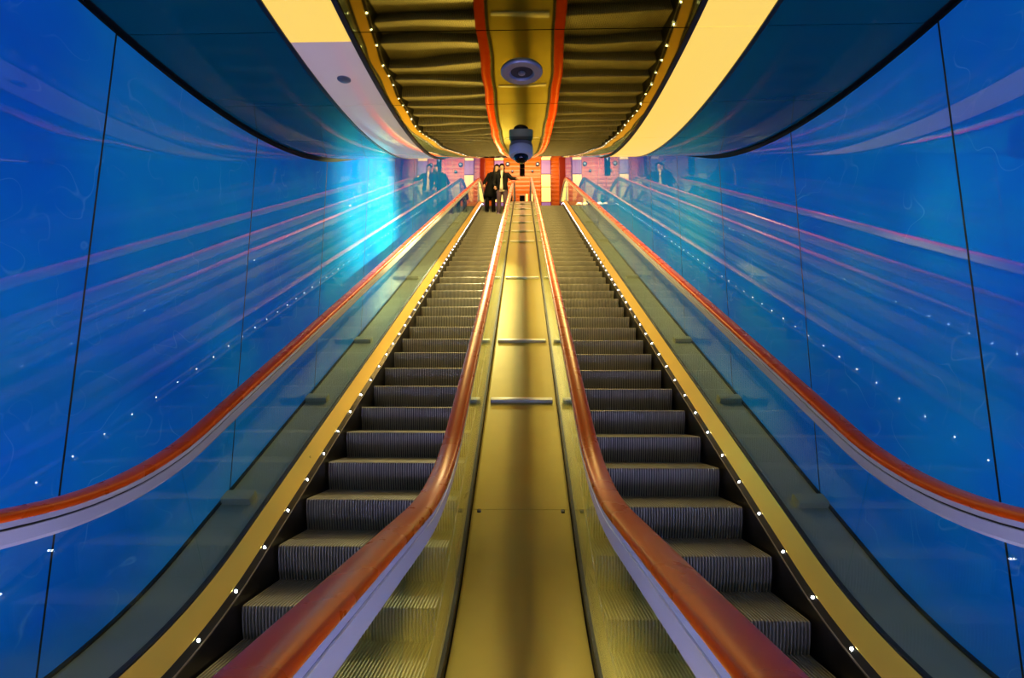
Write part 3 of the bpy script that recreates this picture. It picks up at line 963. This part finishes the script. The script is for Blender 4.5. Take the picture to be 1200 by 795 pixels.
    for nm in 'lr':
        sd_ = -1 if nm == 'l' else 1
        hp, kn, ca, an = [Vector(j[nm + q][0]) for q in ('hip', 'knee', 'calf', 'ankle')]
        loft(mt_, [(hp + Vector((-.01 * sd_, 0, .03)) * k, .085 * k, .108 * k), (hp.lerp(kn, .25), .088 * k, .100 * k), (hp.lerp(kn, .6), .078 * k, .086 * k), (kn, .068 * k, .074 * k), (ca, .066 * k, .072 * k), (an + Vector((0, 0, .02)) * k, .060 * k, .068 * k), (an + Vector((0, 0, .012)) * k, .048 * k, .05 * k)], X1, 20)
    mt_.obj('trousers', colors['trousers'], T, smooth='all')
    for nm in 'lr':
        js = {'heel': (tuple(Vector(j[nm + 'heel'][0]) + Vector((0, .0, .004))), (.046 * k, .044 * k)), 'ball': (tuple(Vector(j[nm + 'heel'][0]).lerp(Vector(j[nm + 'toe'][0]), .65)), (.047 * k, .038 * k)), 'toe': (tuple(Vector(j[nm + 'toe'][0]) + Vector((0, -.015, .002))), (.036 * k, .030 * k)),
              'top': (tuple(Vector(j[nm + 'ankle'][0])), .046 * k)}
        skin_body('shoe', js, [('heel', 'ball'), ('ball', 'toe'), ('heel', 'top')], colors['shoe'], T, 2)
    return T, j, P, k

# tread they stand on
def tread_near(y):
    best = None; s = PH
    while s < NOSE[-1][3]:
        q = at_s(NOSE, s)
        if best is None or abs(q[0] + .18 - y) < abs(best[0] + .18 - y): best = q
        s += .405
    return best[0] + .20, best[1] + .006
ty, tz = tread_near(15.55)
LIPS = mat('lips', (0.40, 0.12, 0.10), 0.45)
T1, j1, P1, k1 = build_person('person in a long black coat with long dark hair leaning over toward the companion', (-1.06, ty, tz), .30,
    {'l': ((-.26, -.02, 1.10), (-.20, -.20, .93), (0, -1, 0)), 'r': ((.28, .02, 1.16), (.40, -.08, 1.12), (0, -1, .2))},
    dict(lips=LIPS, long=True, top=M['coat'], topname='coat', trousers=M['trousers_dark'], shoe=M['shoe_dark']), True, (.45, -1, 0), 1.70)
ty2, tz2 = tread_near(15.15)
T2, j2_, P2, k2 = build_person('person in black jacket, cream shirt and plum trousers, one arm out to the handrail', (-.655, ty2, tz2), -.02,
    {'l': ((-.27, .04, 1.10), (-.22, -.12, .92), (0, -1, 0)), 'r': ((.30, -.03, 1.24), (.46, -.16, 1.16), (0, -.3, 1))},
    dict(lips=LIPS, long=False, top=M['jacket'], topname='jacket', trousers=M['trousers_plum'], shoe=M['shoe_violet']), False, (-.3, -1, 0), 1.74)
# shirt front and hem showing under the open jacket
ms = MB()
def V2(*q): return Vector(P2(*q))
loft(ms, [(V2(0, -.100, 1.455), .040, .016), (V2(-.005, -.124, 1.36), .034, .014), (V2(-.012, -.128, 1.20), .036, .014), (V2(-.018, -.122, 1.04), .042, .014), (V2(-.022, -.140, .90), .050, .014), (V2(-.025, -.142, .80), .055, .014)], Vector((1, 0, 0)), 14)
loft(ms, [(V2(0, .012, .86), .180, .132), (V2(0, .012, .80), .184, .136), (V2(0, .012, .775), .184, .136), (V2(0, .012, .774), .15, .11)], Vector((1, 0, 0)), 28)
ms.obj('shirt', M['shirt'], T2, smooth='all')

# ------------------------------------------------------------------ lights
def area(name, loc, target, size, power, col, sy=None, spread=None):
    l = bpy.data.lights.new(name, 'AREA'); l.energy = power; l.color = col
    l.shape = 'RECTANGLE'; l.size = size; l.size_y = sy or size
    if spread: l.spread = spread
    o = bpy.data.objects.new(name, l); COL.objects.link(o)
    o.location = loc
    o.rotation_euler = (Vector(target) - Vector(loc)).to_track_quat('-Z', 'Y').to_euler()
    return o
def spot(name, loc, target, power, col, angle, blend=.6, rad=.05):
    l = bpy.data.lights.new(name, 'SPOT'); l.energy = power; l.color = col; l.spot_size = R(angle); l.spot_blend = blend; l.shadow_soft_size = rad
    o = bpy.data.objects.new(name, l); COL.objects.link(o)
    o.location = loc
    o.rotation_euler = (Vector(target) - Vector(loc)).to_track_quat('-Z', 'Y').to_euler()
    return o

# added cool fill, unseen behind the camera
area('hall_fill', (0, -3.2, 2.95), (0, -1.5, 0), 2.6, 18, (.62, .78, 1.0), 1.6)
# added unseen strips just below the rising ceiling, boosting the yellow light
for sd in (-1, 1):
    for y in (5.6, 8.4, 11.2, 14.0):
        z = cz(y) - .05
        area('incline_fill', (.78 * sd, y, z), (.78 * sd, y + 1, z - 1.732), .14, 56, (1.0, .70, .22), 2.8)
# spots at the ceiling washing the left wall and the steps
spot('wall_wash', (1.2, 6.4, cz(6.4) - .12), (-1.855, 5.9, 3.9), 2400, (1.0, 1.0, .42), 52, 1.0, .08)
spot('step_wash', (-.9, 9.3, cz(9.3) - .12), (-.95, 7.2, 3.0), 1500, (1.0, .84, .45), 50, .9, .08)
# warm lamps of the upper landing
area('landing_light', (0, 21.0, cz(21.0) - .1), (0, 22.4, 11.3), 3.0, 95, (1.0, .60, .28), .8)
area('landing_light', (0, 19.0, cz(19.0) - .15), (0, 17.5, 9), 2.0, 22, (1.0, .72, .40), 1.0)

w = bpy.data.worlds.new('world'); scene.world = w; w.use_nodes = True
w.node_tree.nodes['Background'].inputs[0].default_value = (.02, .03, .05, 1)
w.node_tree.nodes['Background'].inputs[1].default_value = .3

# ------------------------------------------------------------------ camera
cam = bpy.data.cameras.new('camera'); co = bpy.data.objects.new('camera', cam); COL.objects.link(co)
cam.sensor_width = 36; cam.lens = 579.6 / 1200 * 36; cam.clip_start = .02
co.location = (.014, 0, 1.348)
rot = Matrix.Rotation(R(1.295), 4, 'Z') @ Matrix.Rotation(R(90 + 7.92), 4, 'X') @ Matrix.Rotation(R(.12), 4, 'Z')
co.rotation_euler = rot.to_euler()
scene.camera = co

vs_ = scene.view_settings
vs_.view_transform = 'Standard'; vs_.look = 'None'; vs_.exposure = 0; vs_.gamma = 1; vs_.use_curve_mapping = False
cy = scene.cycles
cy.use_denoising = True
cy.max_bounces = 10; cy.glossy_bounces = 6; cy.transparent_max_bounces = 16; cy.diffuse_bounces = 4
cy.sample_clamp_indirect = 6
cy.caustics_reflective = True
